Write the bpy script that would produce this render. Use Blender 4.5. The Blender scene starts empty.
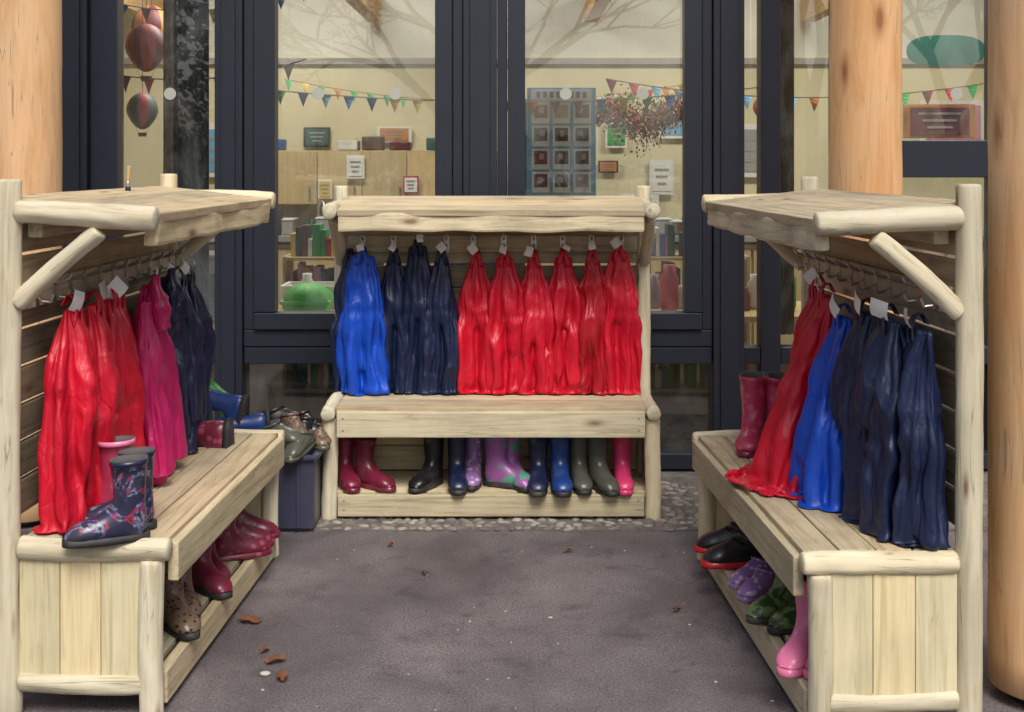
import bpy, bmesh, math, random
import numpy as np
from math import sin, cos, pi, radians
from mathutils import Vector, Matrix, noise, Euler
random.seed(7)
SC = bpy.context.scene
COL = SC.collection

# ------------------------------------------------------------------ materials
def newmat(name):
    m = bpy.data.materials.new(name); m.use_nodes = True
    nt = m.node_tree
    return m, nt, nt.nodes['Principled BSDF']
def N(nt, t, **kw):
    n = nt.nodes.new(t)
    for k, v in kw.items(): setattr(n, k, v)
    return n
def ramp(nt, stops):
    r = N(nt, 'ShaderNodeValToRGB')
    e = r.color_ramp.elements
    while len(e) < len(stops): e.new(0.5)
    for i, (p, c) in enumerate(stops):
        e[i].position = p
        e[i].color = (c[0], c[1], c[2], 1) if not isinstance(c, (int, float)) else (c, c, c, 1)
    return r
def mix(nt, fac, a, b, mode='MIX'):
    m = N(nt, 'ShaderNodeMix', data_type='RGBA', blend_type=mode)
    for sock, v in ((m.inputs[0], fac), (m.inputs[6], a), (m.inputs[7], b)):
        if isinstance(v, bpy.types.NodeSocket): nt.links.new(v, sock)
        elif isinstance(v, (int, float)): sock.default_value = v
        else: sock.default_value = (v[0], v[1], v[2], 1)
    return m.outputs[2]
def bump(nt, bs, h, strength=0.3, dist=0.01):
    b = N(nt, 'ShaderNodeBump'); b.inputs['Strength'].default_value = strength
    b.inputs['Distance'].default_value = dist
    nt.links.new(h, b.inputs['Height']); nt.links.new(b.outputs[0], bs.inputs['Normal'])
def mapping(nt, scale, coord='Object', rnd=True):
    tc = N(nt, 'ShaderNodeTexCoord'); mp = N(nt, 'ShaderNodeMapping')
    mp.inputs['Scale'].default_value = scale
    nt.links.new(tc.outputs[coord], mp.inputs['Vector'])
    if rnd:
        oi = N(nt, 'ShaderNodeObjectInfo'); mu = N(nt, 'ShaderNodeMath', operation='MULTIPLY')
        mu.inputs[1].default_value = 37.0
        nt.links.new(oi.outputs['Random'], mu.inputs[0])
        nt.links.new(mu.outputs[0], mp.inputs['Location'])
    return mp.outputs[0]
def noisetex(nt, vec, scale, detail=4, rough=0.55, dist=0):
    n = N(nt, 'ShaderNodeTexNoise'); n.inputs['Scale'].default_value = scale
    n.inputs['Detail'].default_value = detail; n.inputs['Roughness'].default_value = rough
    n.inputs['Distortion'].default_value = dist
    nt.links.new(vec, n.inputs['Vector']); return n.outputs['Fac']

def wood(name, light, dark, knot=(0.16, 0.085, 0.04), stain=(0.25, 0.26, 0.2), stain_amt=0.45, rough=0.75, knots=True, kscale=(2.6, 8, 8), ring=1.0, crack=0.0):
    m, nt, bs = newmat(name)
    v = mapping(nt, (1.0, 20 * ring, 20 * ring))
    g = noisetex(nt, v, 2.6, 5, 0.62, 0.8)
    r = ramp(nt, [(0.3, dark), (0.52, light), (0.8, [c * 1.1 for c in light])])
    nt.links.new(g, r.inputs[0])
    col = r.outputs[0]
    v3 = mapping(nt, (1, 1, 1))
    st = noisetex(nt, v3, 5, 4, 0.6)
    rs = ramp(nt, [(0.45, 0.0), (0.72, stain_amt)]); nt.links.new(st, rs.inputs[0])
    col = mix(nt, rs.outputs[0], col, stain)
    oi = N(nt, 'ShaderNodeObjectInfo')
    rr = ramp(nt, [(0, (0.82, 0.80, 0.75)), (0.5, (1, 1, 1)), (1, (1.06, 0.97, 0.84))]); nt.links.new(oi.outputs['Random'], rr.inputs[0])
    col = mix(nt, 1.0, col, rr.outputs[0], 'MULTIPLY')
    if crack:
        vc = mapping(nt, (1.1, 26, 26)); cn = noisetex(nt, vc, 1.3, 2, 0.5, 0.3)
        rc = ramp(nt, [(0.488, 0.0), (0.5, crack), (0.512, 0.0)]); nt.links.new(cn, rc.inputs[0])
        msk = ramp(nt, [(0.48, 0.0), (0.58, 1.0)]); nt.links.new(st, msk.inputs[0])
        mm = N(nt, 'ShaderNodeMath', operation='MULTIPLY'); nt.links.new(rc.outputs[0], mm.inputs[0]); nt.links.new(msk.outputs[0], mm.inputs[1])
        col = mix(nt, mm.outputs[0], col, (0.13, 0.095, 0.06))
    if knots:
        vk = mapping(nt, kscale)
        vo = N(nt, 'ShaderNodeTexVoronoi'); vo.inputs['Scale'].default_value = 1.0
        nt.links.new(vk, vo.inputs['Vector'])
        rk = ramp(nt, [(0.05, 0.85), (0.10, 0.35), (0.17, 0.0)]); nt.links.new(vo.outputs['Distance'], rk.inputs[0])
        col = mix(nt, rk.outputs[0], col, knot)
    nt.links.new(col, bs.inputs['Base Color'])
    bs.inputs['Roughness'].default_value = rough
    bs.inputs['Specular IOR Level'].default_value = 0.25
    bump(nt, bs, g, 0.5, 0.004)
    return m
M_LOG = wood('weathered_log', (0.66, 0.60, 0.445), (0.47, 0.40, 0.26), stain=(0.46, 0.44, 0.31), stain_amt=0.5, ring=0.6, kscale=(3.2, 14, 14), crack=.6)
M_BOARD = wood('treated_board', (0.60, 0.53, 0.365), (0.39, 0.32, 0.195), stain=(0.34, 0.315, 0.215), crack=.4)
M_SEAT = wood('seat_board', (0.55, 0.46, 0.31), (0.34, 0.265, 0.165), stain=(0.27, 0.225, 0.155), stain_amt=0.5, crack=.4)
M_PANEL = wood('panel_board', (0.70, 0.625, 0.405), (0.55, 0.46, 0.27), stain=(0.50, 0.465, 0.30), stain_amt=0.45, crack=.25)
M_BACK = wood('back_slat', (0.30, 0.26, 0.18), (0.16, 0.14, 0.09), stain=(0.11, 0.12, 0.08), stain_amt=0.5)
M_COLUMN = wood('larch_column', (0.74, 0.46, 0.245), (0.60, 0.33, 0.145), knot=(0.26, 0.10, 0.03), stain=(0.72, 0.53, 0.33), stain_amt=0.5, rough=0.55, kscale=(1.6, 5, 5), ring=0.45, crack=.6)
M_BEAM = wood('roof_beam', (0.62, 0.42, 0.2), (0.45, 0.28, 0.12), stain_amt=0.1)

def plain(name, c, rough=0.6, metal=0.0, var=0.12, scale=6, b=0.0, spec=None):
    m, nt, bs = newmat(name)
    v = mapping(nt, (1, 1, 1)); n = noisetex(nt, v, scale, 3, 0.6)
    r = ramp(nt, [(0.3, [x * (1 - var) for x in c]), (0.7, [min(1, x * (1 + var)) for x in c])])
    nt.links.new(n, r.inputs[0]); nt.links.new(r.outputs[0], bs.inputs['Base Color'])
    bs.inputs['Roughness'].default_value = rough; bs.inputs['Metallic'].default_value = metal
    if spec is not None: bs.inputs['Specular IOR Level'].default_value = spec
    if b: bump(nt, bs, n, b, 0.005)
    return m
def cloth(name, c, rough=0.42):
    m, nt, bs = newmat(name)
    v = mapping(nt, (1, 1, 1)); n = noisetex(nt, v, 9, 3, 0.6, 0.5)
    r = ramp(nt, [(0.3, [x * 0.84 for x in c]), (0.7, [x * 1.1 for x in c])])
    nt.links.new(n, r.inputs[0]); nt.links.new(r.outputs[0], bs.inputs['Base Color'])
    bs.inputs['Roughness'].default_value = rough
    bs.inputs['Specular IOR Level'].default_value = 0.42
    v2 = mapping(nt, (1.5, 1.2, 0.55)); n2 = noisetex(nt, v2, 20, 2, 0.5, 1.2)
    bump(nt, bs, n2, 0.38, 0.016)
    return m
C_RED = cloth('red_waterproof', (0.54, 0.006, 0.024))
C_DRED = cloth('dark_red_waterproof', (0.40, 0.007, 0.018))
C_BLUE = cloth('blue_waterproof', (0.005, 0.062, 0.46))
C_NAVY = cloth('navy_waterproof', (0.008, 0.015, 0.050), 0.42)
C_PINK = cloth('pink_waterproof', (0.48, 0.010, 0.11))
M_WHITE = plain('white_label', (0.80, 0.80, 0.78), 0.6, var=0.04)
M_METAL = plain('hook_metal', (0.55, 0.55, 0.53), 0.4, 1.0)
M_FRAME = plain('anthracite_frame', (0.014, 0.018, 0.029), 0.40, var=0.08)

def rubber(name, c1, c2=None, pat=None, scale=30, rough=0.3):
    m, nt, bs = newmat(name)
    v = mapping(nt, (1, 1, 1))
    if pat == 'spots':
        vo = N(nt, 'ShaderNodeTexVoronoi'); vo.inputs['Scale'].default_value = scale
        nt.links.new(v, vo.inputs['Vector'])
        r = ramp(nt, [(0.30, 1.0), (0.36, 0.0)]); nt.links.new(vo.outputs['Distance'], r.inputs[0])
        col = mix(nt, r.outputs[0], c1, c2)
    elif pat == 'picture':
        n1 = noisetex(nt, v, scale, 4, 0.6, 1.5); n2 = noisetex(nt, v, scale * 1.7, 3, 0.6, 1.0)
        r = ramp(nt, [(0.50, 0.0), (0.53, 1.0), (0.57, 1.0), (0.60, 0.0)]); nt.links.new(n1, r.inputs[0])
        rc = ramp(nt, [(0.40, (0.4, 0.02, 0.03)), (0.48, (0.02, 0.05, 0.22)), (0.58, (0.25, 0.26, 0.3)), (0.65, (0.3, 0.05, 0.1))]); nt.links.new(n2, rc.inputs[0])
        col = mix(nt, r.outputs[0], c1, rc.outputs[0])
    elif pat == 'blotch':
        n = noisetex(nt, v, scale, 3, 0.5, 0.6)
        r = ramp(nt, [(0.46, c1), (0.5, c2)]); nt.links.new(n, r.inputs[0]); col = r.outputs[0]
    else:
        n = noisetex(nt, v, 8, 4)
        r = ramp(nt, [(0.3, [x * 0.8 for x in c1]), (0.7, [min(1, x * 1.15) for x in c1])]); nt.links.new(n, r.inputs[0]); col = r.outputs[0]
    d = noisetex(nt, v, 16, 4, 0.7)
    rd = ramp(nt, [(0.5, 0.0), (0.8, 0.4)]); nt.links.new(d, rd.inputs[0])
    col = mix(nt, rd.outputs[0], col, (0.14, 0.12, 0.10))
    nt.links.new(col, bs.inputs['Base Color']); bs.inputs['Roughness'].default_value = rough
    return m
R_MAROON = rubber('maroon_rubber', (0.16, 0.012, 0.035))
R_MAROON2 = rubber('maroon_star_rubber', (0.15, 0.014, 0.035), (0.30, 0.06, 0.09), 'spots', 34)
R_ROSE = rubber('rose_rubber', (0.42, 0.035, 0.09), (0.48, 0.09, 0.15), 'spots', 30)
R_NAVY = rubber('navy_rubber', (0.010, 0.016, 0.05))
R_NAVYPAT = rubber('navy_picture_rubber', (0.022, 0.024, 0.055), None, 'picture', 14)
R_BLUE = rubber('blue_rubber', (0.010, 0.045, 0.20))
R_BLACK = rubber('black_rubber', (0.012, 0.012, 0.013))
R_PINK = rubber('pink_rubber', (0.60, 0.04, 0.14))
R_LPINK = rubber('light_pink_rubber', (0.78, 0.20, 0.36))
R_GREY = rubber('grey_rubber', (0.08, 0.085, 0.065))
R_GREEN = rubber('green_rubber', (0.05, 0.30, 0.05))
R_LEOP = rubber('leopard_rubber', (0.17, 0.11, 0.07), (0.02, 0.014, 0.012), 'spots', 75)
R_CAMO = rubber('camo_rubber', (0.02, 0.06, 0.015), (0.12, 0.18, 0.06), 'blotch', 28)
R_GLIT = rubber('rainbow_rubber', (0.10, 0.30, 0.22), (0.30, 0.10, 0.32), 'blotch', 12)
R_PURP = rubber('purple_rubber', (0.24, 0.13, 0.32), (0.5, 0.35, 0.5), 'spots', 40)
R_SOLE = rubber('dark_sole', (0.02, 0.02, 0.02), rough=0.6)
R_TRED = rubber('red_trim', (0.45, 0.01, 0.015))
R_INS = plain('boot_lining', (0.10, 0.09, 0.09), 0.9)

# ------------------------------------------------------------------ helpers
def empty(name, M=None):
    e = bpy.data.objects.new(name, None); COL.objects.link(e)
    if M is not None: e.matrix_world = M
    return e
def obj(name, verts, faces, mats, parent=None, M=None, smooth=False, mi=None):
    me = bpy.data.meshes.new(name); me.from_pydata([tuple(v) for v in verts], [], faces)
    if not isinstance(mats, (list, tuple)): mats = [mats]
    for m in mats: me.materials.append(m)
    if mi:
        for p, i in zip(me.polygons, mi): p.material_index = i
    if smooth:
        for p in me.polygons: p.use_smooth = True
    me.update()
    o = bpy.data.objects.new(name, me); COL.objects.link(o)
    if parent: o.parent = parent
    if M is not None:
        if parent: o.matrix_local = M
        else: o.matrix_world = M
    return o
def box(name, c, dims, mat, parent=None, rot=(0, 0, 0), bev=0.003, wob=0.0, seg=1):
    """box whose long/grain direction is local X"""
    bm = bmesh.new(); bmesh.ops.create_cube(bm, size=1.0)
    for v in bm.verts: v.co = Vector((v.co.x * dims[0], v.co.y * dims[1], v.co.z * dims[2]))
    if wob > 0:
        ed = [e for e in bm.edges if abs((e.verts[0].co - e.verts[1].co).x) > dims[0] * .9]
        bmesh.ops.subdivide_edges(bm, edges=ed, cuts=28, use_grid_fill=True)
        s = random.random() * 50
        for v in bm.verts:
            d = noise.noise(Vector((v.co.x * 5 + s, v.co.y * 3, v.co.z * 4))) * wob
            v.co.y += d if abs(v.co.y) > dims[1] * .4 else 0
            v.co.z += noise.noise(Vector((v.co.x * 6 + s, 9, s))) * wob * .5
    if bev > 0:
        ee = [e for e in bm.edges if e.is_manifold and e.calc_face_angle(0) > 0.8]
        bmesh.ops.bevel(bm, geom=ee, offset=min(bev, min(dims) * .3), segments=2, affect='EDGES', profile=0.6)
    me = bpy.data.meshes.new(name); bm.to_mesh(me); bm.free()
    me.materials.append(mat)
    o = bpy.data.objects.new(name, me); COL.objects.link(o)
    M = Matrix.Translation(Vector(c)) @ Euler(rot).to_matrix().to_4x4()
    if parent: o.parent = parent; o.matrix_local = M
    else: o.matrix_world = M
    return o
def tube_data(L, r0, r1, seg=22, rings=26, rough=0.06, bend=0.0, seed=0):
    V = []; F = []
    prof = [(-0.0, 0.86), (0.003, 0.95), (0.008, 1.0)]
    xs = [(p, s) for p, s in prof] + [(0.008 + (L - 0.016) * i / rings, 1.0) for i in range(1, rings)] + [(L - p, s) for p, s in reversed(prof)]
    for x, s in xs:
        t = x / L; r = (r0 + (r1 - r0) * t) * s
        cy = bend * sin(t * pi); cz = bend * .5 * sin(t * pi * 1.5 + seed)
        for k in range(seg):
            a = 2 * pi * k / seg
            n = noise.noise(Vector((x * 4 + seed * 7, cos(a) * 1.2, sin(a) * 1.2 + seed))) * rough * 1.6 + noise.noise(Vector((x * 18 + seed * 3, cos(a) * 2, sin(a) * 2))) * rough * .8
            V.append((x, cy + cos(a) * r * (1 + n), cz + sin(a) * r * (1 + n)))
    n = len(xs)
    for i in range(n - 1):
        for k in range(seg):
            F.append((i * seg + k, i * seg + (k + 1) % seg, (i + 1) * seg + (k + 1) % seg, (i + 1) * seg + k))
    V.append((xs[0][0] - .001, 0, 0)); V.append((xs[-1][0] + .001, 0, 0))
    for k in range(seg):
        F.append((len(V) - 2, (k + 1) % seg, k)); F.append((len(V) - 1, (n - 1) * seg + k, (n - 1) * seg + (k + 1) % seg))
    return V, F
_ls = [0]
def log(name, p0, p1, r0, mat, parent=None, r1=None, rough=0.085, bend=0.005, seg=22, rings=26):
    _ls[0] += 1
    p0 = Vector(p0); p1 = Vector(p1); d = p1 - p0; L = d.length
    V, F = tube_data(L, r0, r1 or r0, seg, rings, rough, bend, _ls[0] * 1.37)
    q = d.to_track_quat('X', 'Z')
    M = Matrix.Translation(p0) @ q.to_matrix().to_4x4()
    return obj(name, V, F, mat, parent, M, smooth=True)

# ------------------------------------------------------------------ bench
M_SCREW = plain('screw_head', (0.22, 0.20, 0.17), .5, .6)
def screws(pts, parent, ax):
    V = []; F = []
    for p in pts:
        b = len(V); p = Vector(p)
        for k in range(10):
            a = 2 * pi * k / 10; c, s = cos(a) * .0035, sin(a) * .0035
            V.append(tuple(p + (Vector((c, 0, s)) if ax == 'y' else Vector((0, c, s)))))
        F.append(tuple(range(b, b + 10)))
    obj('screws', V, F, M_SCREW, parent, Matrix.Identity(4))
def bench(M, L, roofz, D=0.38, drop=0.03, nb=3):
    e = empty('coat_rack_bench', M)
    hx = L / 2 - 0.034
    post_top = roofz + 0.085
    for i, s in enumerate((-1, 1)):
        log('front_leg_%d' % i, (s * hx, .03, 0), (s * hx, .03, .405), .031, M_LOG, e)
        log('back_post_%d' % i, (s * hx, D, 0), (s * hx, D, post_top), .034, M_LOG, e, r1=.031)
        log('seat_end_rail_%d' % i, (s * hx, -.015, .430), (s * hx, D - .03, .430), .029, M_LOG, e)
        log('foot_rail_%d' % i, (s * hx, .05, .085), (s * hx, D - .03, .085), .026, M_LOG, e)
        log('roof_arm_%d' % i, (s * hx, .02, roofz - .012), (s * hx, D - .02, roofz), .031, M_LOG, e)
        log('brace_%d' % i, (s * hx, D - .02, roofz - .235), (s * hx, D - .235, roofz - .045), .025, M_LOG, e)
        y0 = .055; y1 = D - .03; w = (y1 - y0) / nb
        for k in range(nb):
            box('end_panel_%d_%d' % (i, k), (s * hx, y0 + w * (k + .5), .255), (.33, w - .0015, .02), M_PANEL, e, rot=(0, -pi / 2, 0), bev=.003)
    inner = L - 0.068 - 0.060
    screws([(s * (inner / 2 - .03), -.0265, z) for s in (-1, 1) for z in (.365, .412)] + [(s * (inner / 2 - .03), .0025, z) for s in (-1, 1) for z in (.045, .082)], e, 'y')
    n = 4; w = (D - .03) / n
    for k in range(n):
        box('seat_plank_%d' % k, (0, -.005 + w * (k + .5), .440 + random.uniform(-.0015, .0015)), (inner, w - .004, .026), M_SEAT, e, bev=.004)
    box('seat_front_apron', (0, -.012, .388), (inner - .01, .028, .10), M_BOARD, e, bev=.004)
    for k in range(3):
        box('shelf_plank_%d' % k, (0, .045 + .112 * (k + .5), .098), (inner + .02, .107, .022), M_BOARD, e, bev=.003)
    box('base_skirt', (0, .018, .062), (inner - .01, .03, .085), M_BOARD, e, bev=.004)
    for k in range(3):
        box('lower_back_%d' % k, (0, D + .0, .165 + .105 * k), (inner, .018, .10), M_PANEL, e, bev=.003)
    zz = .50
    k = 0
    while zz < roofz - .05:
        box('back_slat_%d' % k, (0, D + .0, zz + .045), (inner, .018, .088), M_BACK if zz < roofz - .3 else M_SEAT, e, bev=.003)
        zz += .098; k += 1
    box('hook_rail', (0, D - .022, 1.075), (inner, .022, .07), M_BOARD, e, bev=.003)
    n = 3; y0 = .022; y1 = D + .03; w = (y1 - y0) / n; tilt = math.atan2(drop, 2 * w)
    for k in range(n):
        yy = y0 + w * (k + .5); z = roofz + .022 - drop * (1 - k / (n - 1.0))
        box('roof_plank_%d' % k, (0, yy, z), (inner + (.04 if k else .0), w + .001, .026), M_SEAT, e, rot=(tilt, 0, 0), bev=.003, wob=.002)
    box('roof_front_beam', (0, .045, roofz - .052), (inner - .004, .04, .075), M_BOARD, e, bev=.01, wob=.018)
    box('roof_rear_beam', (0, D - .05, roofz - .038), (inner - .02, .04, .06), M_BOARD, e, bev=.006)
    return e
def BM(x, y, deg): return Matrix.Translation((x, y, 0)) @ Matrix.Rotation(radians(deg), 4, 'Z')
B_BACK = BM(-.083, 4.94, 0); B_LEFT = BM(-.866, 3.86, 87.6); B_RIGHT = BM(.697, 3.78, -87.1)
e_back = bench(B_BACK, 1.352, 1.235)
DS = .405
e_left = bench(B_LEFT, 1.37, 1.295, D=DS, nb=3)
e_right = bench(B_RIGHT, 1.44, 1.285, D=DS, nb=3)
def hook(parent, x, D=.38, z=1.075):
    V = []; F = []
    path = [(0, D - .033, z + .02), (0, D - .05, z + .02), (0, D - .075, z + .03), (0, D - .085, z + .045)]
    path2 = [(0, D - .033, z - .005), (0, D - .05, z - .02), (0, D - .07, z - .022), (0, D - .08, z - .0)]
    for pth in (path, path2):
        b = len(V)
        for p in pth:
            for k in range(8):
                a = 2 * pi * k / 8
                V.append((p[0] + cos(a) * .0045, p[1] + sin(a) * .003, p[2] + sin(a) * .0045))
        for i in range(3):
            for k in range(8):
                F.append((b + i * 8 + k, b + i * 8 + (k + 1) % 8, b + (i + 1) * 8 + (k + 1) % 8, b + (i + 1) * 8 + k))
        F.append(tuple(b + 24 + k for k in range(8)))
    b = len(V)
    for yy in (D - .036, D - .033):
        for sx, sz in ((-1, -1), (1, -1), (1, 1), (-1, 1)): V.append((sx * .011, yy, z + sz * .035))
    F += [(b, b + 1, b + 2, b + 3), (b, b + 4, b + 5, b + 1), (b + 1, b + 5, b + 6, b + 2), (b + 2, b + 6, b + 7, b + 3), (b + 3, b + 7, b + 4, b)]
    return obj('coat_hook', V, F, M_METAL, parent, Matrix.Translation((x, 0, 0)), smooth=False)
BX = [-.547, -.417, -.31, -.194, -.08, .049, .175, .297, .419, .545]
for x in BX: hook(e_back, x)
for i in range(11):
    hook(e_left, -.56 + i * .112, DS); hook(e_right, -.58 + i * .116, DS)

# ------------------------------------------------------------------ hanging garments: position based cloth drape
U_, V_ = 112, 56
SPEC = []
def K(keys, t):
    for (a, x), (b, y) in zip(keys, keys[1:]):
        if t <= b:
            u = (t - a) / (b - a) if b > a else 0
            u = u * u * (3 - 2 * u)
            return x + (y - x) * u
    return keys[-1][1]
def spec(**k):
    SPEC.append(k)
def garment(BMt, x, z=1.05, D=.38, H=.56, W=.09, mat=C_RED, seed=1, depth=.045, out=.075, yaw=0, crotch=.5, label=.03, fwd=0.0, full=1.0, lean=0., xl=None, straps=True, top=.022, flare=1.0, nf=6, sh=.26):
    rr = random.Random(seed)
    wst = rr.uniform(.34, .48)
    hw = [(0, top), (.07, max(top, W * rr.uniform(.34, .5))), (sh, W * rr.uniform(.66, .84)), (wst, W * rr.uniform(.82, .92)), (wst + .13, W * rr.uniform(.98, 1.07)), (.85, W * rr.uniform(.92, 1.02) * flare), (1, W * rr.uniform(.84, .97) * flare)]
    hd = [(0, .012), (.12, depth * .6), (.5, depth), (1, depth * .9)]
    E = [(0, 1.3), (.2, 1.28 * full), (wst, 1.22 * full), (wst + .08, 1.38 * full), (1, 1.42 * full)]
    spec(kind='dungarees', M=BMt @ Matrix.Translation((x, D - out, z)) @ Matrix.Rotation(radians(yaw), 4, 'Z'), H=H, E=E, hw=hw, hd=hd, cx=[(0, 0), (.3, rr.uniform(-.010, .010)), (.65, rr.uniform(-.010, .010)), (1, lean)], cy=[(0, 0), (.3, -.005 - fwd * .2), (1, -.01 - fwd)],
         floor=.458 - z, back=out - .035, xl=xl or W * 1.25, crotch=crotch, mat=mat, seed=seed, label=label, straps=straps, o=(0, 0, -.02), name='rain_dungarees', nf=nf, wst=wst)
def jacket(BMt, x, z=1.06, D=DS, H=.5, W=.10, mat=C_PINK, seed=1, out=.09, yaw=0):
    M = BMt @ Matrix.Translation((x, D - out, z)) @ Matrix.Rotation(radians(yaw), 4, 'Z')
    g = empty('rain_jacket', M)
    spec(kind='part', parent=g, M=M, H=H, E=[(0, 1.1), (.3, 1.2), (1, 1.3)], hw=[(0, .03), (.10, W * .72), (.3, W * .9), (1, W * 1.08)], hd=[(0, .015), (.2, .045), (1, .06)], cx=[(0, 0), (1, .005)], cy=[(0, 0), (1, -.012)],
         floor=.458 - z, back=out - .03, xl=W * 1.3, crotch=None, mat=mat, seed=seed, label=0.035, straps=False, o=(0, 0, -.015), name='coat_body', nf=5)
    for s in (-1, 1):
        spec(kind='part', parent=g, M=M, H=H * .86, E=[(0, 1.05), (1, 1.15)], hw=[(0, .03), (.3, .042), (1, .036)], hd=[(0, .02), (.3, .040), (1, .036)], cx=[(0, 0), (.5, s * W * .30), (1, s * W * .34)], cy=[(0, 0), (1, -.05)],
             floor=.458 - z, back=out - .03, xl=.2, crotch=None, mat=mat, seed=seed + s, label=0, straps=False, o=(s * W * .62, -.012, -.055), name='sleeve', nf=3)
    spec(kind='part', parent=g, M=M, H=.15, E=[(0, 1.05), (1, 1.2)], hw=[(0, .02), (.5, .06), (1, .05)], hd=[(0, .012), (.5, .035), (1, .03)], cx=[(0, 0), (1, 0)], cy=[(0, 0), (1, -.02)],
         floor=-1, back=.04, xl=.2, crotch=None, mat=mat, seed=seed + 7, label=0, straps=False, o=(0, -.03, .015), name='hood', nf=4)
# back bench
garment(B_BACK, -.60, z=1.04, H=.55, W=.065, mat=C_NAVY, seed=33, out=.06, label=0)
garment(B_BACK, -.540, H=.59, W=.095, mat=C_BLUE, seed=3, depth=.055, lean=.012, out=.105, top=.05, crotch=.8, sh=.15, xl=.104)
garment(B_BACK, -.412, H=.57, W=.078, mat=C_NAVY, seed=5, xl=.08)
garment(B_BACK, -.312, z=1.09, H=.60, W=.080, mat=C_NAVY, seed=6, out=.085, top=.035, lean=-.01, xl=.08)
garment(B_BACK, -.212, H=.575, W=.075, mat=C_NAVY, seed=8, label=.035, xl=.072, lean=-.008, out=.09)
for x, s, mt, lg, w, tp in ((-.066, 11, C_RED, .5, .088, .02), (.052, 12, C_RED, .45, .090, .035), (.175, 14, C_RED, .6, .086, .02), (.297, 15, C_RED, .5, .088, .035), (.419, 16, C_DRED, .7, .084, .02), (.530, 17, C_RED, .5, .093, .035)):
    garment(B_BACK, x, z=1.05 + random.uniform(-.015, .025), H=.585, W=w, mat=mt, seed=s, crotch=lg, out=.07 + random.uniform(0, .03), lean=random.uniform(-.01, .015), top=tp, xl=.076 if s == 11 else .10, label=random.choice([.03, .034, .04]), nf=5 + s % 3)
# left bench
for x, s, w, o in ((-.515, 21, .105, .11), (-.40, 22, .10, .125), (-.285, 23, .105, .13), (-.19, 24, .085, .11)):
    garment(B_LEFT, x, D=DS, H=.60, W=w, mat=C_RED, seed=s, out=o, depth=.08, yaw=random.uniform(-15, 15), label=.055, top=.035)
jacket(B_LEFT, -.04, H=.58, W=.11, seed=26, out=.15, yaw=5)
jacket(B_LEFT, .21, H=.50, W=.10, mat=C_NAVY, seed=48, out=.12)
garment(B_LEFT, .35, D=DS, H=.56, W=.10, mat=C_NAVY, seed=29, out=.13, depth=.08, label=.04, top=.04)
garment(B_LEFT, .48, D=DS, H=.52, W=.10, mat=C_NAVY, seed=31, out=.12, depth=.08, label=.04)
# right bench (local x: - far, + near)
garment(B_RIGHT, -.15, D=DS, H=.69, W=.115, mat=C_RED, seed=41, out=.13, depth=.085, crotch=None, fwd=.06, label=.05, full=1.0, flare=1.25, xl=.20, nf=6, top=.045, sh=.14)
garment(B_RIGHT, .01, z=1.04, D=DS, H=.76, W=.13, mat=C_RED, seed=42, out=.15, depth=.10, crotch=None, fwd=.16, label=.05, full=1.0, flare=1.3, xl=.22, top=.06, nf=6, sh=.14)
garment(B_RIGHT, .20, z=1.0, D=DS, H=.59, W=.12, mat=C_BLUE, seed=43, out=.16, depth=.09, crotch=.7, fwd=.05, label=.055, full=1.0, top=.06, sh=.16)
garment(B_RIGHT, .34, z=1.03, D=DS, H=.58, W=.11, mat=C_NAVY, seed=45, out=.14, depth=.09, label=.06, top=.06, sh=.16)
garment(B_RIGHT, .475, z=1.03, D=DS, H=.59, W=.12, mat=C_NAVY, seed=46, out=.125, depth=.095, label=.06, full=1.05, top=.08, sh=.14)
garment(B_RIGHT, .59, z=1.02, D=DS, H=.58, W=.09, mat=C_NAVY, seed=47, out=.09, depth=.07, label=.06, top=.07, sh=.16)

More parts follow.
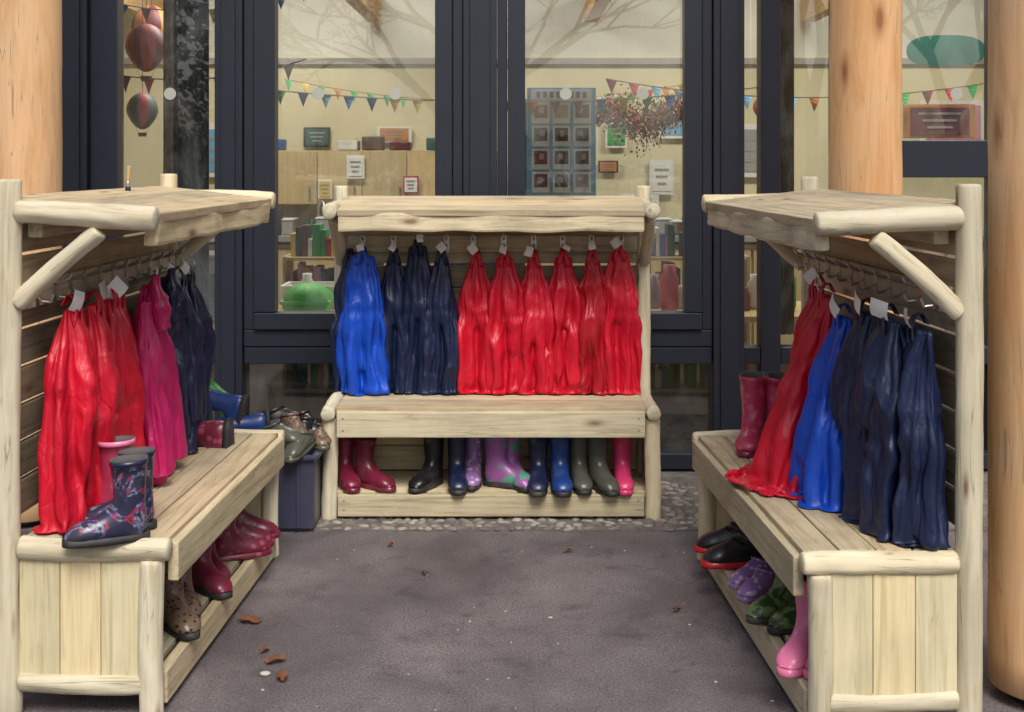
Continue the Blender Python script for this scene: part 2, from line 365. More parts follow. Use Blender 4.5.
def simulate():
    G = len(SPEC)
    P = np.zeros((G, V_, U_, 3)); B0 = np.zeros((G, V_, U_, 3)); rH = np.zeros((G, V_, 1))
    floor = np.zeros((G, 1, 1)); back = np.zeros((G, 1, 1)); xl = np.zeros((G, 1, 1)); cen = np.zeros((G, V_, 1))
    th = np.arange(U_) * 2 * pi / U_; ca, sa = np.cos(th), np.sin(th)
    crr = []
    for g, s in enumerate(SPEC):
        rs = np.random.RandomState(s['seed']); ph = rs.rand(6) * 6.28; nf = s['nf']
        dr = rs.uniform(-1, 1, 4)
        for j in range(V_):
            t = j / (V_ - 1); a = K(s['hw'], t); b = K(s['hd'], t)
            pe = pi * (3 * (a + b) - math.sqrt((3 * a + b) * (a + 3 * b)))
            C = pe * K(s['E'], t)
            q = max(0, C / pe - 1); lam = pe / nf; A = min(.030, lam / pi * math.sqrt(q) * .95)
            w = (np.sin(nf * th + ph[0] + dr[0] * t * 2.5) + .7 * np.sin((nf - 2) * th + ph[1] + dr[1] * t * 4) + .6 * np.sin((nf + 3) * th + ph[2] + dr[2] * t * 5)) / 1.6
            nx, ny = ca / a, sa / b; l = np.hypot(nx, ny)
            lump = np.array([noise.noise(Vector((c * 1.6 + s['seed'], sn * 1.6, t * 4 + s['seed'] * .7))) for c, sn in zip(ca, sa)]) * .035 * min(1, t * 3) * min(1, a / .08)
            B0[g, j, :, 0] = s['o'][0] + K(s['cx'], t) + a * ca; B0[g, j, :, 1] = s['o'][1] + K(s['cy'], t) + b * sa; B0[g, j, :, 2] = s['o'][2] - s['H'] * t
            P[g, j] = B0[g, j]
            P[g, j, :, 0] += nx / l * (w * A + lump); P[g, j, :, 1] += ny / l * (w * A + lump)
            P[g, j, :, 2] += rs.normal(0, .001, U_)
            rH[g, j, 0] = C / U_
            cen[g, j, 0] = s['o'][0] + K(s['cx'], t)
        floor[g] = s['floor']; back[g] = s['back']; xl[g] = s['xl']
        crr.append(V_ if s['crotch'] is None else int(V_ * s['crotch']))
    anchor = P.copy(); pin = P[:, 0].copy(); prev = P.copy()
    rV = np.sqrt(((B0[:, 1:] - B0[:, :-1]) ** 2).sum(-1)) * 1.02
    rD = np.sqrt(rH ** 2 + np.concatenate([rV, rV[:, -1:]], 1).mean(2, keepdims=True) ** 2)
    tether = np.concatenate([np.zeros((G, 1, U_)), np.cumsum(rV, 1)], 1) * 1.005
    def solve(A, B, rest):
        d = B - A; L = np.sqrt((d * d).sum(-1)) + 1e-9
        c = d * ((L - rest) / L * .5)[..., None]
        A += c; B -= c
    fr_ = np.arange(U_ // 2 + 1, U_); bk = (-fr_) % U_
    rsn = np.random.RandomState(5)
    for step in range(60):
        vel = (P - prev) * (.93 if step < 44 else .75)
        prev = P.copy()
        P += vel; P[..., 2] -= 9.8 * (1 / 60.) ** 2
        if step < 20: P[:, 1:, :, 0:2] += rsn.normal(0, .0005, (G, V_ - 1, U_, 2))
        P[..., 0:2] += (anchor[..., 0:2] - P[..., 0:2]) * .10
        P[:, 0] = pin
        for it in range(6):
            for off in (0, 1):
                n = (V_ - off) // 2
                solve(P[:, off:off + 2 * n:2], P[:, off + 1:off + 2 * n:2], rV[:, off:off + 2 * n:2])
            solve(P[:, :, 0::2], P[:, :, 1::2], rH)
            R = np.roll(P, -1, axis=2); solve(R[:, :, 0::2], R[:, :, 1::2], rH); P = np.roll(R, 1, axis=2)
            R = np.roll(P, -1, axis=2)
            for off in (0, 1):
                n = (V_ - off) // 2
                A = P[:, off:off + 2 * n:2]; B = R[:, off + 1:off + 2 * n:2]
                d = B - A; L = np.sqrt((d * d).sum(-1)) + 1e-9; c = d * ((L - rD[:, off:off + 2 * n:2]) / L * .12)[..., None]
                P[:, off:off + 2 * n:2] += c; P[:, off + 1:off + 2 * n:2] -= np.roll(c, 1, axis=2)
            if it % 2 == 0:
                B = np.roll(P, -4, axis=2); d = B - P; L = np.sqrt((d * d).sum(-1)) + 1e-9
                c = d * (np.minimum((L - rH * 4 * .85) / L, 0) * .2)[..., None]; P += c; P -= np.roll(c, 4, axis=2)
                A = P[:, :-3]; B = P[:, 3:]; r3 = rV[:, :-2] + rV[:, 1:-1] + rV[:, 2:]; d = B - A; L = np.sqrt((d * d).sum(-1)) + 1e-9
                c = d * (np.minimum((L - r3 * .96) / L, 0) * .2)[..., None]; P[:, :-3] += c; P[:, 3:] -= c
            for g in range(G):
                j = crr[g]
                if j < V_:
                    for kk in (-1, 0, 1):
                        a = P[g, j:, U_ // 4 + kk]; b = P[g, j:, 3 * U_ // 4 - kk]; m = (a + b) / 2; a += (m - a) * .5; b += (m - b) * .5
            yf = P[:, :, fr_, 1]; yb = P[:, :, bk, 1]; gap = np.maximum(0, yf - yb + .006) * .5
            P[:, :, fr_, 1] -= gap; P[:, :, bk, 1] += gap
            d = P - pin[:, None]; L = np.sqrt((d * d).sum(-1)) + 1e-9; sc = np.minimum(1, tether / L)
            P = pin[:, None] + d * sc[..., None]
            P[..., 1] = np.minimum(P[..., 1], back)
            P[..., 0] = np.clip(P[..., 0], cen - xl, cen + xl)
            P[:, 0] = pin
        hit = P[..., 2] < floor
        P[..., 2] = np.where(hit, floor, P[..., 2])
        for c in (0, 1): P[..., c] = np.where(hit, prev[..., c] * .7 + P[..., c] * .3, P[..., c])
    for _ in range(1):
        Q = P.copy(); Q[:, 1:-1] = .5 * P[:, 1:-1] + .125 * (P[:, :-2] + P[:, 2:] + np.roll(P, 1, 2)[:, 1:-1] + np.roll(P, -1, 2)[:, 1:-1]); P = Q
    # long folds and a few pulled creases of the coated fabric
    du = np.roll(P, -2, 2) - np.roll(P, 2, 2)
    dv = np.concatenate([P[:, 2:3] - P[:, 0:1], P[:, 2:3] - P[:, 0:1], P[:, 4:] - P[:, :-4], P[:, -1:] - P[:, -3:-2], P[:, -1:] - P[:, -3:-2]], 1)
    nn = np.cross(dv, du); nn /= (np.linalg.norm(nn, axis=-1, keepdims=True) + 1e-9)
    for g, s in enumerate(SPEC):
        sd = s['seed'] * 3.1; rs = random.Random(s['seed']); dg = rs.choice([-1, 1]) * rs.uniform(.3, .8)
        wst = s.get('wst')
        for j in range(1, V_):
            t = j / (V_ - 1); am = min(1, t * 5)
            wb = math.exp(-((t - wst) / .03) ** 2) if wst else 0
            for k in range(U_):
                x, y, z = P[g, j, k]
                w1 = noise.noise(Vector((x * 6 + sd, y * 6, z * 5)))
                r1 = 1 - 3.4 * abs(noise.noise(Vector((x * 13 + z * 2.5 * dg + sd, y * 13 + w1, z * 2.4 + w1))))
                r2 = 1 - 3.4 * abs(noise.noise(Vector((x * 13 - z * 9 * dg + sd, y * 13, z * 8 + sd + w1 * 2))))
                patch = max(0, w1 * 2.2)
                dd = (.0065 * r1 + .0042 * r2 * patch + .0008 * r2) * am
                if wb > .02: dd = dd * (1 - wb * .4) + wb * (-.003 + .0018 * sin(k * 1.35 + w1 * 3))
                P[g, j, k] += nn[g, j, k] * dd
    P[..., 2] = np.maximum(P[..., 2], floor)
    return P
def strip(V, F, pts, w, th=.002):
    b = len(V)
    for i, p in enumerate(pts):
        p = Vector(p)
        for dx, dy in ((-w, -th), (w, -th), (w, th), (-w, th)): V.append(tuple(p + Vector((dx, dy, 0))))
    for i in range(len(pts) - 1):
        for k in range(4): F.append((b + i * 4 + k, b + i * 4 + (k + 1) % 4, b + i * 4 + 4 + (k + 1) % 4, b + i * 4 + 4 + k))
    F.append((b, b + 1, b + 2, b + 3)); n = len(V); F.append((n - 1, n - 2, n - 3, n - 4))
def rectbent(V, F, c, w, h, tilt, yaw):
    b = len(V); n = 5
    for i in range(n + 1):
        for s in (-1, 1):
            u = i / n
            v = Euler((.3, tilt, yaw)).to_matrix() @ Vector((s * w / 2, -.008 * sin(u * 2.5), -h * u)) + Vector(c)
            V.append(tuple(v))
    for i in range(n): F.append((b + i * 2, b + i * 2 + 1, b + i * 2 + 3, b + i * 2 + 2))
PP = simulate()
for g, s in enumerate(SPEC):
    P = PP[g]; V = [tuple(p) for p in P.reshape(-1, 3)]
    F = [(j * U_ + k, (j + 1) * U_ + k, (j + 1) * U_ + (k + 1) % U_, j * U_ + (k + 1) % U_) for j in range(V_ - 1) for k in range(U_)]
    c = (V_ - 1) * U_; last = P[-1]; up = P[-4]
    mir = last[(-np.arange(U_)) % U_]
    b = len(V)
    V += [tuple(l * .93 + m * .07) for l, m in zip(last, mir)]
    V += [tuple(u * .85 + P[-4][(-k) % U_] * .15) for k, u in enumerate(up)]
    for k in range(U_):
        k2 = (k + 1) % U_
        F.append((c + k, b + k, b + k2, c + k2)); F.append((b + k, b + U_ + k, b + U_ + k2, b + k2))
    V.append(tuple(P[0].mean(0) + np.array((0, 0, .004)))); t0 = len(V) - 1
    for k in range(U_): F.append((t0, k, (k + 1) % U_))
    par = s.get('parent')
    if par: o = obj(s['name'], V, F, s['mat'], par, Matrix.Identity(4), smooth=True)
    else: o = obj(s['name'], V, F, s['mat'], None, s['M'], smooth=True)
    md = o.modifiers.new('smooth', 'SUBSURF'); md.levels = 1; md.render_levels = 1
    r = random.Random(s['seed'])
    V = []; F = []; n1 = 0
    if s['straps']:
        for sg in (-1, 1):
            strip(V, F, [(sg * .022, -.020, -.06), (sg * .015, -.022, -.03), (sg * .009, -.018, -.005), (sg * .005, -.008, .012), (sg * .004, .008, .018), (sg * .010, .022, -.01)], .008)
        n1 = len(F)
    if s['label']:
        rectbent(V, F, (r.uniform(-.02, .02), -.03, .03), s['label'], s['label'] * r.uniform(.6, 1.2), r.uniform(-1.0, 1.0), r.uniform(-.7, .7))
    if F:
        obj('straps_and_label', V, F, [s['mat'], M_WHITE], par or o, Matrix.Identity(4), smooth=True, mi=[0] * n1 + [1] * (len(F) - n1))

# ------------------------------------------------------------------ boots
def boot(loc, yaw, s=1.0, mat=R_NAVY, sole=R_SOLE, rim=None, tall=1.0, rot=(0, 0), name='wellington_boot', base=Matrix.Identity(4), low=False):
    rim = rim or mat
    R = [((-.045, .21 * tall), (.046, .205 * tall), .043), ((-.043, .17 * tall), (.043, .168 * tall), .040), ((-.041, .13), (.040, .13), .037),
         ((-.040, .10), (.038, .108), .035), ((-.043, .065), (.046, .092), .035), ((-.045, .035), (.058, .082), .036), ((-.040, .012), (.070, .075), .037),
         ((-.005, .006), (.085, .068), .036), ((.035, .006), (.102, .062), .037), ((.07, .006), (.122, .055), .040), ((.10, .006), (.140, .045), .039), ((.128, .008), (.153, .032), .030), ((.146, .012), (.157, .022), .014)]
    if low: R = R[4:]
    V = []; F = []; mi = []; n = 28
    first = R[0]
    inner = [((first[0][0] + .008, first[0][1] - .03), (first[1][0] - .008, first[1][1] - .03), first[2] * .8), ((first[0][0] + .004, first[0][1]), (first[1][0] - .004, first[1][1]), first[2] * .92)]
    rr = [(a, 3) for a in inner]
    rr.append((((first[0][0] - .003, first[0][1] + .001), (first[1][0] + .003, first[1][1] + .001), first[2] * 1.06), 2))
    rr.append((((first[0][0] - .003, first[0][1] - .012), (first[1][0] + .003, first[1][1] - .012), first[2] * 1.06), 2))
    rr += [(a, 0) for a in ([((first[0][0], first[0][1] - .013), (first[1][0], first[1][1] - .013), first[2])] + R[1:])]
    for (B, T, w), m in rr:
        cx, cz = (B[0] + T[0]) / 2, (B[1] + T[1]) / 2; hx, hz = (T[0] - B[0]) / 2, (T[1] - B[1]) / 2
        for k in range(n):
            a = 2 * pi * k / n; c, sn = cos(a), sin(a)
            sg = math.copysign(abs(sn) ** .85, sn)
            jj = 1 + .05 * noise.noise(Vector((cx * 40, cz * 30 + a * 2, loc[0] * 9)))
            V.append((cx + hx * c * jj, w * sg * jj, cz + hz * c))
    for i in range(len(rr) - 1):
        for k in range(n):
            F.append((i * n + k, i * n + (k + 1) % n, (i + 1) * n + (k + 1) % n, (i + 1) * n + k)); mi.append(rr[i][1] if i != 3 else 0)
    F.append(tuple(range(n))); mi.append(3)
    F.append(tuple((len(rr) - 1) * n + k for k in reversed(range(n)))); mi.append(0)
    ol = []
    for k in range(32):
        a = 2 * pi * k / 32
        x = .055 + .108 * cos(a); w = .041 - .007 * sin((x + .05) * 15 + .3) * 0.6
        if x < .03: w *= .92
        ol.append((x, w * math.copysign(abs(sin(a)) ** .75, sin(a))))
    b = len(V)
    for z in (0.0, .006, .018):
        for x, y in ol:
            zz = z if z or not (-.005 < x < .03) else .005
            V.append((x, y, zz))
    for i in range(2):
        for k in range(32): F.append((b + i * 32 + k, b + i * 32 + (k + 1) % 32, b + (i + 1) * 32 + (k + 1) % 32, b + (i + 1) * 32 + k)); mi.append(1)
    F.append(tuple(b + k for k in reversed(range(32)))); mi.append(1); F.append(tuple(b + 64 + k for k in range(32))); mi.append(1)
    M = base @ Matrix.Translation(loc) @ Matrix.Rotation(radians(yaw), 4, 'Z') @ Matrix.Rotation(radians(rot[0]), 4, 'Y') @ Matrix.Rotation(radians(rot[1]), 4, 'X') @ Matrix.Scale(s, 4)
    return obj(name, V, F, [mat, sole, rim, R_INS], None, M, smooth=True, mi=mi)
SH = .110
I = B_BACK
for x, y, yw, m, sc, tl in ((-.60, .16, -70, R_MAROON, 1, 1), (-.515, .13, -30, R_MAROON, 1, .95), (-.235, .15, -120, R_BLACK, 1, 1), (-.14, .14, -80, R_NAVY, 1.02, 1.1),
                     (-.075, .2, -90, R_PURP, 1, 1), (.02, .13, -25, R_GLIT, 1.08, 1), (.075, .17, -60, R_GLIT, 1.05, 1), (.19, .12, -100, R_NAVY, 1.05, 1), (.275, .12, -80, R_BLUE, 1.08, 1), (.355, .14, -85, R_GREY, 1.0, 1.1), (.43, .12, -75, R_GREY, 1.05, 1.1), (.53, .14, -95, R_PINK, 1.0, 1.0)):
    boot((x, y, SH), yw + random.uniform(-8, 8), sc, m, base=I, tall=tl, sole=R_SOLE if m is not R_MAROON and m is not R_PINK else m)
ST = .4545
boot((-.985, 3.215, ST), 202, 1.0, R_NAVYPAT, rim=R_NAVY)
boot((-.995, 3.32, ST), 178, .98, R_NAVYPAT, rim=R_NAVY)
boot((-1.075, 3.40, ST), 165, 1.02, R_ROSE, rim=R_LPINK, tall=1.02)
boot((-.96, 4.27, ST + .038), 172, 1.05, R_MAROON2, rot=(90, 0))
for x, y, yw, m, sc in ((-.30, .095, -140, R_LEOP, 1.0), (-.17, .11, -150, R_LEOP, 1.0), (.0, .10, -130, R_MAROON, .95), (.12, .12, -140, R_MAROON, .95), (.27, .10, -60, R_MAROON2, 1), (.38, .12, -70, R_MAROON2, 1), (.50, .13, -80, R_MAROON2, 1)):
    boot((x, y, SH), yw, sc, m, base=B_LEFT, sole=m if m is R_MAROON2 else R_SOLE)
boot((.825, 4.26, ST), -110, 1.12, R_ROSE, sole=R_MAROON, tall=1.05)
boot((.905, 4.24, ST), -75, 1.12, R_ROSE, sole=R_MAROON, tall=1.05)
for x, y, yw, m, sc, lo, so in ((-.42, .11, -100, R_BLACK, 1.05, True, R_TRED), (-.30, .11, -85, R_BLACK, 1.1, True, R_TRED), (-.14, .10, -60, R_PURP, .85, True, R_PURP), (-.04, .09, -50, R_PURP, .85, True, R_PURP),
                    (.14, .10, -60, R_CAMO, .95, False, R_SOLE), (.24, .15, -70, R_CAMO, .95, False, R_SOLE), (.46, .075, -40, R_LPINK, 1.05, False, R_LPINK), (.54, .18, -70, R_LPINK, 1.05, False, R_LPINK)):
    boot((x, y, SH), yw, sc, m, base=B_RIGHT, low=lo, sole=so, name='childs_shoe' if lo else 'wellington_boot')

# crate of footwear
M_CRATE = plain('crate_plastic', (0.05, 0.05, 0.085), 0.35)
cr = empty('storage_crate', Matrix.Translation((-1.0, 4.98, 0)))
box('base', (0, 0, .012), (.44, .34, .02), M_CRATE, cr)
for s in (-1, 1):
    box('long_side', (0, s * .18, .15), (.48, .012, .27), M_CRATE, cr, bev=.004)
    box('short_side', (s * .235, 0, .15), (.012, .345, .268), M_CRATE, cr, bev=.004)
    box('long_rim', (0, s * .19, .29), (.51, .028, .018), M_CRATE, cr, bev=.005)
    box('short_rim', (s * .246, 0, .2905), (.028, .35, .018), M_CRATE, cr, bev=.005)
    for k in range(4): box('rib', (-.18 + k * .12, s * .19, .14), (.012, .01, .24), M_CRATE, cr)
for (x, y, z, yw, m, r, lo) in ((-1.03, 4.84, .47, 185, R_BLUE, (80, 20), False), (-1.06, 4.90, .43, 160, R_GREEN, (60, 0), False), (-.94, 4.86, .41, 190, R_BLUE, (95, 0), False), (-.93, 4.86, .34, -30, R_GREY, (0, 15), True), (-.88, 4.93, .36, -60, R_LEOP, (5, 0), True),
                              (-.82, 4.98, .33, -90, R_BLACK, (0, 0), True), (-.95, 5.0, .36, 20, R_BLACK, (0, -20), True), (-.80, 4.86, .31, -110, R_GREY, (10, 0), True), (-1.1, 4.98, .34, 60, R_NAVY, (85, 0), False), (-.84, 5.06, .34, -60, R_BLACK, (0, 12), True), (-.97, 4.9, .31, 10, R_BLACK, (80, 0), True), (-.78, 5.0, .30, -70, R_LEOP, (0, 0), True)):
    boot((x, y, z), yw, .92, m, rot=r, low=lo, name='childs_shoe' if lo else 'wellington_boot', sole=R_GREY if lo else R_SOLE)

# ------------------------------------------------------------------ ground
def groundmat():
    m, nt, bs = newmat('asphalt')
    v = mapping(nt, (1, 1, 1), rnd=False)
    a = noisetex(nt, v, 1.9, 6, 0.65, 0.4); f = noisetex(nt, v, 150, 3, 0.75)
    r1 = ramp(nt, [(0.32, (0.098, 0.083, 0.086)), (0.5, (0.142, 0.120, 0.123)), (0.68, (0.205, 0.178, 0.178))]); nt.links.new(a, r1.inputs[0])
    r2 = ramp(nt, [(0.3, 0.3), (0.5, 0.95), (0.72, 1.8)]); nt.links.new(f, r2.inputs[0])
    c = mix(nt, 1.0, r1.outputs[0], r2.outputs[0], 'MULTIPLY')
    s = noisetex(nt, v, 7, 5, 0.7, 0.6); rs = ramp(nt, [(0.54, 0.0), (0.70, 0.6)]); nt.links.new(s, rs.inputs[0])
    c = mix(nt, rs.outputs[0], c, (0.055, 0.046, 0.047))
    vo = N(nt, 'ShaderNodeTexVoronoi'); vo.inputs['Scale'].default_value = 26; nt.links.new(v, vo.inputs['Vector'])
    rv = ramp(nt, [(0.04, 0.6), (0.08, 0.0)]); nt.links.new(vo.outputs['Distance'], rv.inputs[0])
    c = mix(nt, rv.outputs[0], c, (0.36, 0.33, 0.30))
    nt.links.new(c, bs.inputs['Base Color'])
    rr = ramp(nt, [(0.35, 0.5), (0.6, 0.85)]); nt.links.new(a, rr.inputs[0]); nt.links.new(rr.outputs[0], bs.inputs['Roughness'])
    bump(nt, bs, f, 0.9, 0.006)
    return m
obj('asphalt_ground', [(-300, -300, 0), (300, -300, 0), (300, 300, 0), (-300, 300, 0)], [(0, 1, 2, 3)], groundmat())
M_CONC = plain('strip_mortar', (0.13, 0.115, 0.10), 0.9, var=0.4, scale=12, b=.4)
box('paving_edge', (0, 5.28, .002), (9, .93, .008), M_CONC, None, bev=0)
V = []; F = []; MI = []
rg = random.Random(4)
bmx = bmesh.new(); bmesh.ops.create_icosphere(bmx, subdivisions=2, radius=1)
iv = [v.co.copy() for v in bmx.verts]; iff = [tuple(v.index for v in f.verts) for f in bmx.faces]; bmx.free()
yrows = [4.83 + .036 * i for i in range(20)]
for j, yy in enumerate(yrows):
    x = -1.35 + rg.random() * .05
    while x < .95:
        w = rg.uniform(.012, .030)
        b = len(V); sd = rg.random() * 99; mI = rg.randrange(3); a = rg.uniform(-.8, .8); ca, sa = cos(a), sin(a); oy = rg.uniform(-.008, .008); hz = rg.uniform(.005, .010); wy = rg.uniform(.010, .019)
        if rg.random() < .88:
            for p in iv:
                k = 1 + .3 * noise.noise(p * 1.3 + Vector((sd, 0, 0)))
                X, Y, Z = p.x * w * k, p.y * wy * k, p.z * hz * k
                V.append((x + w + X * ca - Y * sa, yy + oy + X * sa + Y * ca, .005 + Z))
            for f in iff: F.append(tuple(b + q for q in f)); MI.append(mI)
        x += w * 2.05
obj('cobble_strip', V, F, [plain('cobble_a', (0.20, 0.175, 0.15), .8, var=.35, scale=20), plain('cobble_b', (0.13, 0.11, 0.10), .8, var=.35, scale=20), plain('cobble_c', (0.29, 0.255, 0.22), .8, var=.3, scale=20)], None, None, smooth=True, mi=MI)

# leaves & litter
M_LEAF = plain('dead_leaf', (0.16, 0.055, 0.022), .7, var=.4, scale=30)
V = []; F = []
for (x, y, s, a) in ((-.68, 3.55, .036, .4), (-.63, 3.43, .030, 2.0), (-.80, 3.86, .045, 3.0), (-.72, 3.62, .02, 1), (.52, 3.95, .018, 1.), (-.3, 4.3, .015, 2), (.2, 4.55, .02, .3), (-.45, 4.62, .018, 1.4), (.78, 3.1, .02, 1)):
    b = len(V); n = 9
    V.append((x, y, .012))
    for k in range(n * 2):
        t = 2 * pi * k / (n * 2); rr = s * (1 if k % 2 else .72) * (1 + .25 * cos(t)); X = rr * cos(t); Y = rr * .62 * sin(t)
        V.append((x + X * cos(a) - Y * sin(a), y + X * sin(a) + Y * cos(a), .006 + .012 * abs(sin(t * 1.5 + a))))
    for k in range(n * 2): F.append((b, b + 1 + k, b + 1 + (k + 1) % (n * 2)))
obj('fallen_leaves', V, F, M_LEAF, smooth=True)
V = []; F = []
rp = random.Random(8)
peb = [(-.685, 3.47, .012), (.12, 3.9, .006)] + [(rp.uniform(-.8, .7), rp.uniform(3.2, 4.8), rp.choice([.0015, .002, .003, .003, .004])) for _ in range(40)]
for (x, y, s) in peb:
    b = len(V)
    for p in iv: V.append((x + p.x * s * 1.3, y + p.y * s, s * .4 + p.z * s * .5))
    for f in iff: F.append(tuple(b + q for q in f))
obj('loose_pebbles', V, F, plain('white_pebble', (0.42, 0.39, 0.35), .7, var=.4, scale=3), smooth=True)

# ------------------------------------------------------------------ columns and canopy beam
for (x, y, r) in ((1.40, 4.94, .142), (1.418, 3.33, .142), (-1.925, 4.94, .142), (-1.95, 2.2, .142)):
    e = empty('timber_column', Matrix.Translation((x, y, 0)))
    log('shaft', (0, 0, .03), (0, 0, 3.3), r, M_COLUMN, e, r1=r * .97, rough=.015, bend=.006, seg=48, rings=40)
    log('steel_foot', (0, 0, 0), (0, 0, .035), .10, M_FRAME, e, rough=0, bend=0, seg=32, rings=3)
for x in (1.4, -1.93):
    box('canopy_beam', (x, 3.4, 3.42), (4.6, .16, .24), M_BEAM, None, rot=(0, 0, pi / 2), bev=.01)
pb = empty('paint_brush', Matrix.Translation((-1.235, 4.02, 1.325)))
log('handle', (0, 0, .035), (.004, 0, .085), .006, M_BEAM, pb, rough=.02, bend=0, seg=12, rings=5)
log('ferrule', (0, 0, .018), (0, 0, .036), .008, M_METAL, pb, rough=0, bend=0, seg=12, rings=3)
log('bristles', (0, 0, 0), (0, 0, .019), .009, M_FRAME, pb, rough=.1, bend=0, seg=12, rings=4)

# ------------------------------------------------------------------ building
BL = empty('school_building')
FY = 5.75
def fr(name, x0, x1, z0, z1, y=FY, t=.09, mat=M_FRAME, bev=.004):
    box(name, ((x0 + x1) / 2, y, (z0 + z1) / 2), (x1 - x0, t, z1 - z0), mat, BL, bev=bev)
ZT = 2.75
for x0, x1 in ((-2.09, -1.93), (-1.35, -1.225), (-.222, -.07), (.915, 1.055), (2.20, 2.34), (-2.9,-2.76), (3.1, 3.24)):
    fr('mullion', x0, x1, 0.02, ZT, t=.16)
    fr('mullion_cover', x0 + .03, x1 - .03, 0.02, ZT, y=FY - .085, t=.02)
fr('mullion_slim', -1.925, -1.80, .02, ZT, t=.10)
fr('mullion_slim', 1.135, 1.225, .02, ZT, t=.11)
fr('mullion_slim', 1.47, 1.60, .02, ZT, t=.12)
fr('head_rail', -6, 6, ZT + .002, ZT + .30, t=.2)
segs = [(-2.76, -2.095), (-1.797, -1.353), (-1.222, -.225), (-.067, .912), (1.058, 1.132), (1.228, 1.467), (1.603, 2.197), (2.343, 3.097)]
for a, b in segs:
    fr('transom', a, b, .50, .575, t=.10)
    fr('bottom_rail', a, b, .02, .09, t=.10)
for a, b in ((-1.222, -.225), (-.067, .912)):
    g0, g1 = a + .145, b - .125
    if a > -.5: g0, g1 = a + .127, b - .127
    fr('casement_outer_bottom', a, b, .58, .655, y=FY - .012, t=.09)
    fr('casement_outer_left', a, a + .045, .657, ZT, y=FY - .012, t=.09)
    fr('casement_outer_right', b - .045, b, .657, ZT, y=FY - .012, t=.09)
    fr('casement_inner_bottom', a + .048, b - .048, .659, .735, y=FY - .03, t=.09)
    fr('casement_inner_left', a + .048, g0, .738, ZT, y=FY - .03, t=.09)
    fr('casement_inner_right', g1, b - .048, .738, ZT, y=FY - .03, t=.09)
for a, b in ((1.603, 2.197), (2.343, 3.097)):
    fr('mid_rail', a, b, 1.35, 1.52, t=.10)
def glassmat(name, tint=(0.93, 0.95, 0.94), refl=1.0, dirt=.10):
    m = bpy.data.materials.new(name); m.use_nodes = True; nt = m.node_tree; nt.nodes.clear()
    out = N(nt, 'ShaderNodeOutputMaterial'); tr = N(nt, 'ShaderNodeBsdfTransparent'); gl = N(nt, 'ShaderNodeBsdfGlossy'); df = N(nt, 'ShaderNodeBsdfDiffuse')
    tr.inputs[0].default_value = (*tint, 1); gl.inputs['Roughness'].default_value = 0.01; gl.inputs['Color'].default_value = (.9, .95, 1, 1)
    df.inputs['Color'].default_value = (.6, .62, .62, 1)
    fz = N(nt, 'ShaderNodeFresnel'); fz.inputs[0].default_value = 1.9
    mx = N(nt, 'ShaderNodeMixShader'); m2 = N(nt, 'ShaderNodeMixShader')
    mu = N(nt, 'ShaderNodeMath', operation='MULTIPLY'); mu.inputs[1].default_value = refl
    nt.links.new(fz.outputs[0], mu.inputs[0]); nt.links.new(mu.outputs[0], mx.inputs[0])
    v = mapping(nt, (1.2, 1, .6), rnd=False); n = noisetex(nt, v, 3.2, 5, .62, 1.6)
    r = ramp(nt, [(.42, dirt * .12), (.75, dirt)]); nt.links.new(n, r.inputs[0])
    nt.links.new(r.outputs[0], m2.inputs[0]); nt.links.new(tr.outputs[0], m2.inputs[1]); nt.links.new(df.outputs[0], m2.inputs[2])
    nt.links.new(m2.outputs[0], mx.inputs[1]); nt.links.new(gl.outputs[0], mx.inputs[2]); nt.links.new(mx.outputs[0], out.inputs[0])
    return m
M_GLASS = glassmat('window_glass', tint=(.92, .94, .92), refl=1.15, dirt=.16)
M_GLASSD = glassmat('tinted_glass', (0.30, 0.30, 0.31), 1.0)
for a, b in segs:
    obj('window_pane', [(a, FY + .01, .577), (b, FY + .01, .577), (b, FY + .01, ZT), (a, FY + .01, ZT)], [(0, 1, 2, 3)], M_GLASS, BL)
    obj('lower_pane', [(a, FY + .01, .09), (b, FY + .01, .09), (b, FY + .01, .50), (a, FY + .01, .50)], [(0, 1, 2, 3)], M_GLASSD, BL)
V = []; F = []
xs = []
for a, b in ((-1.07, -.36), (.07, .78), (1.62, 2.19), (-1.79, -1.36)):
    n = max(1, int((b - a) / .24)); xs += [a + (b - a) * (k + .5) / n for k in range(n)]
for x in xs:
    b = len(V)
    for k in range(24): V.append((x + .028 * cos(2 * pi * k / 24), FY + .006, 1.735 + .028 * sin(2 * pi * k / 24)))
    F.append(tuple(range(b, b + 24)))
obj('window_dots', V, F, plain('frosted_dot', (0.38, 0.39, 0.34), .5, var=.03), BL)
M_CLAD = wood('timber_cladding', (0.30, 0.20, 0.11), (0.18, 0.11, 0.06), kscale=(1, 4, 4))
for s in (-1, 1):
    for k in range(19):
        x0 = 3.25 if s > 0 else 2.91
        box('wall_cladding', (s * (x0 + 1.6), FY + (.004 if k % 2 else 0), .075 + k * .148), (3.2, .12, .144), M_CLAD, BL, bev=.006)
M_WALL = plain('cream_wall', (0.68, 0.62, 0.41), .8, var=.06, scale=1.5)
M_WALLU = plain('pale_wall', (0.70, 0.68, 0.58), .8, var=.05, scale=1.5)
M_CEIL = plain('ceiling_white', (0.78, 0.77, 0.72), .9, var=.03)
M_FLOOR = plain('classroom_floor', (0.11, 0.085, 0.07), .6, var=.2, scale=3)
M_GREYR = plain('grey_ledge', (0.34, 0.33, 0.30), .6)
RW = (-3.6, 4.6); RY = 9.4
def wl(name, c, d, m, **k): return box(name, c, d, m, BL, bev=0, **k)
wl('room_back_wall', (.5, RY + .1, 1.07), (8.4, .2, 2.26), M_WALL); wl('room_upper_wall', (.5, RY + .11, 2.75), (8.4, .2, 1.098), M_WALLU)
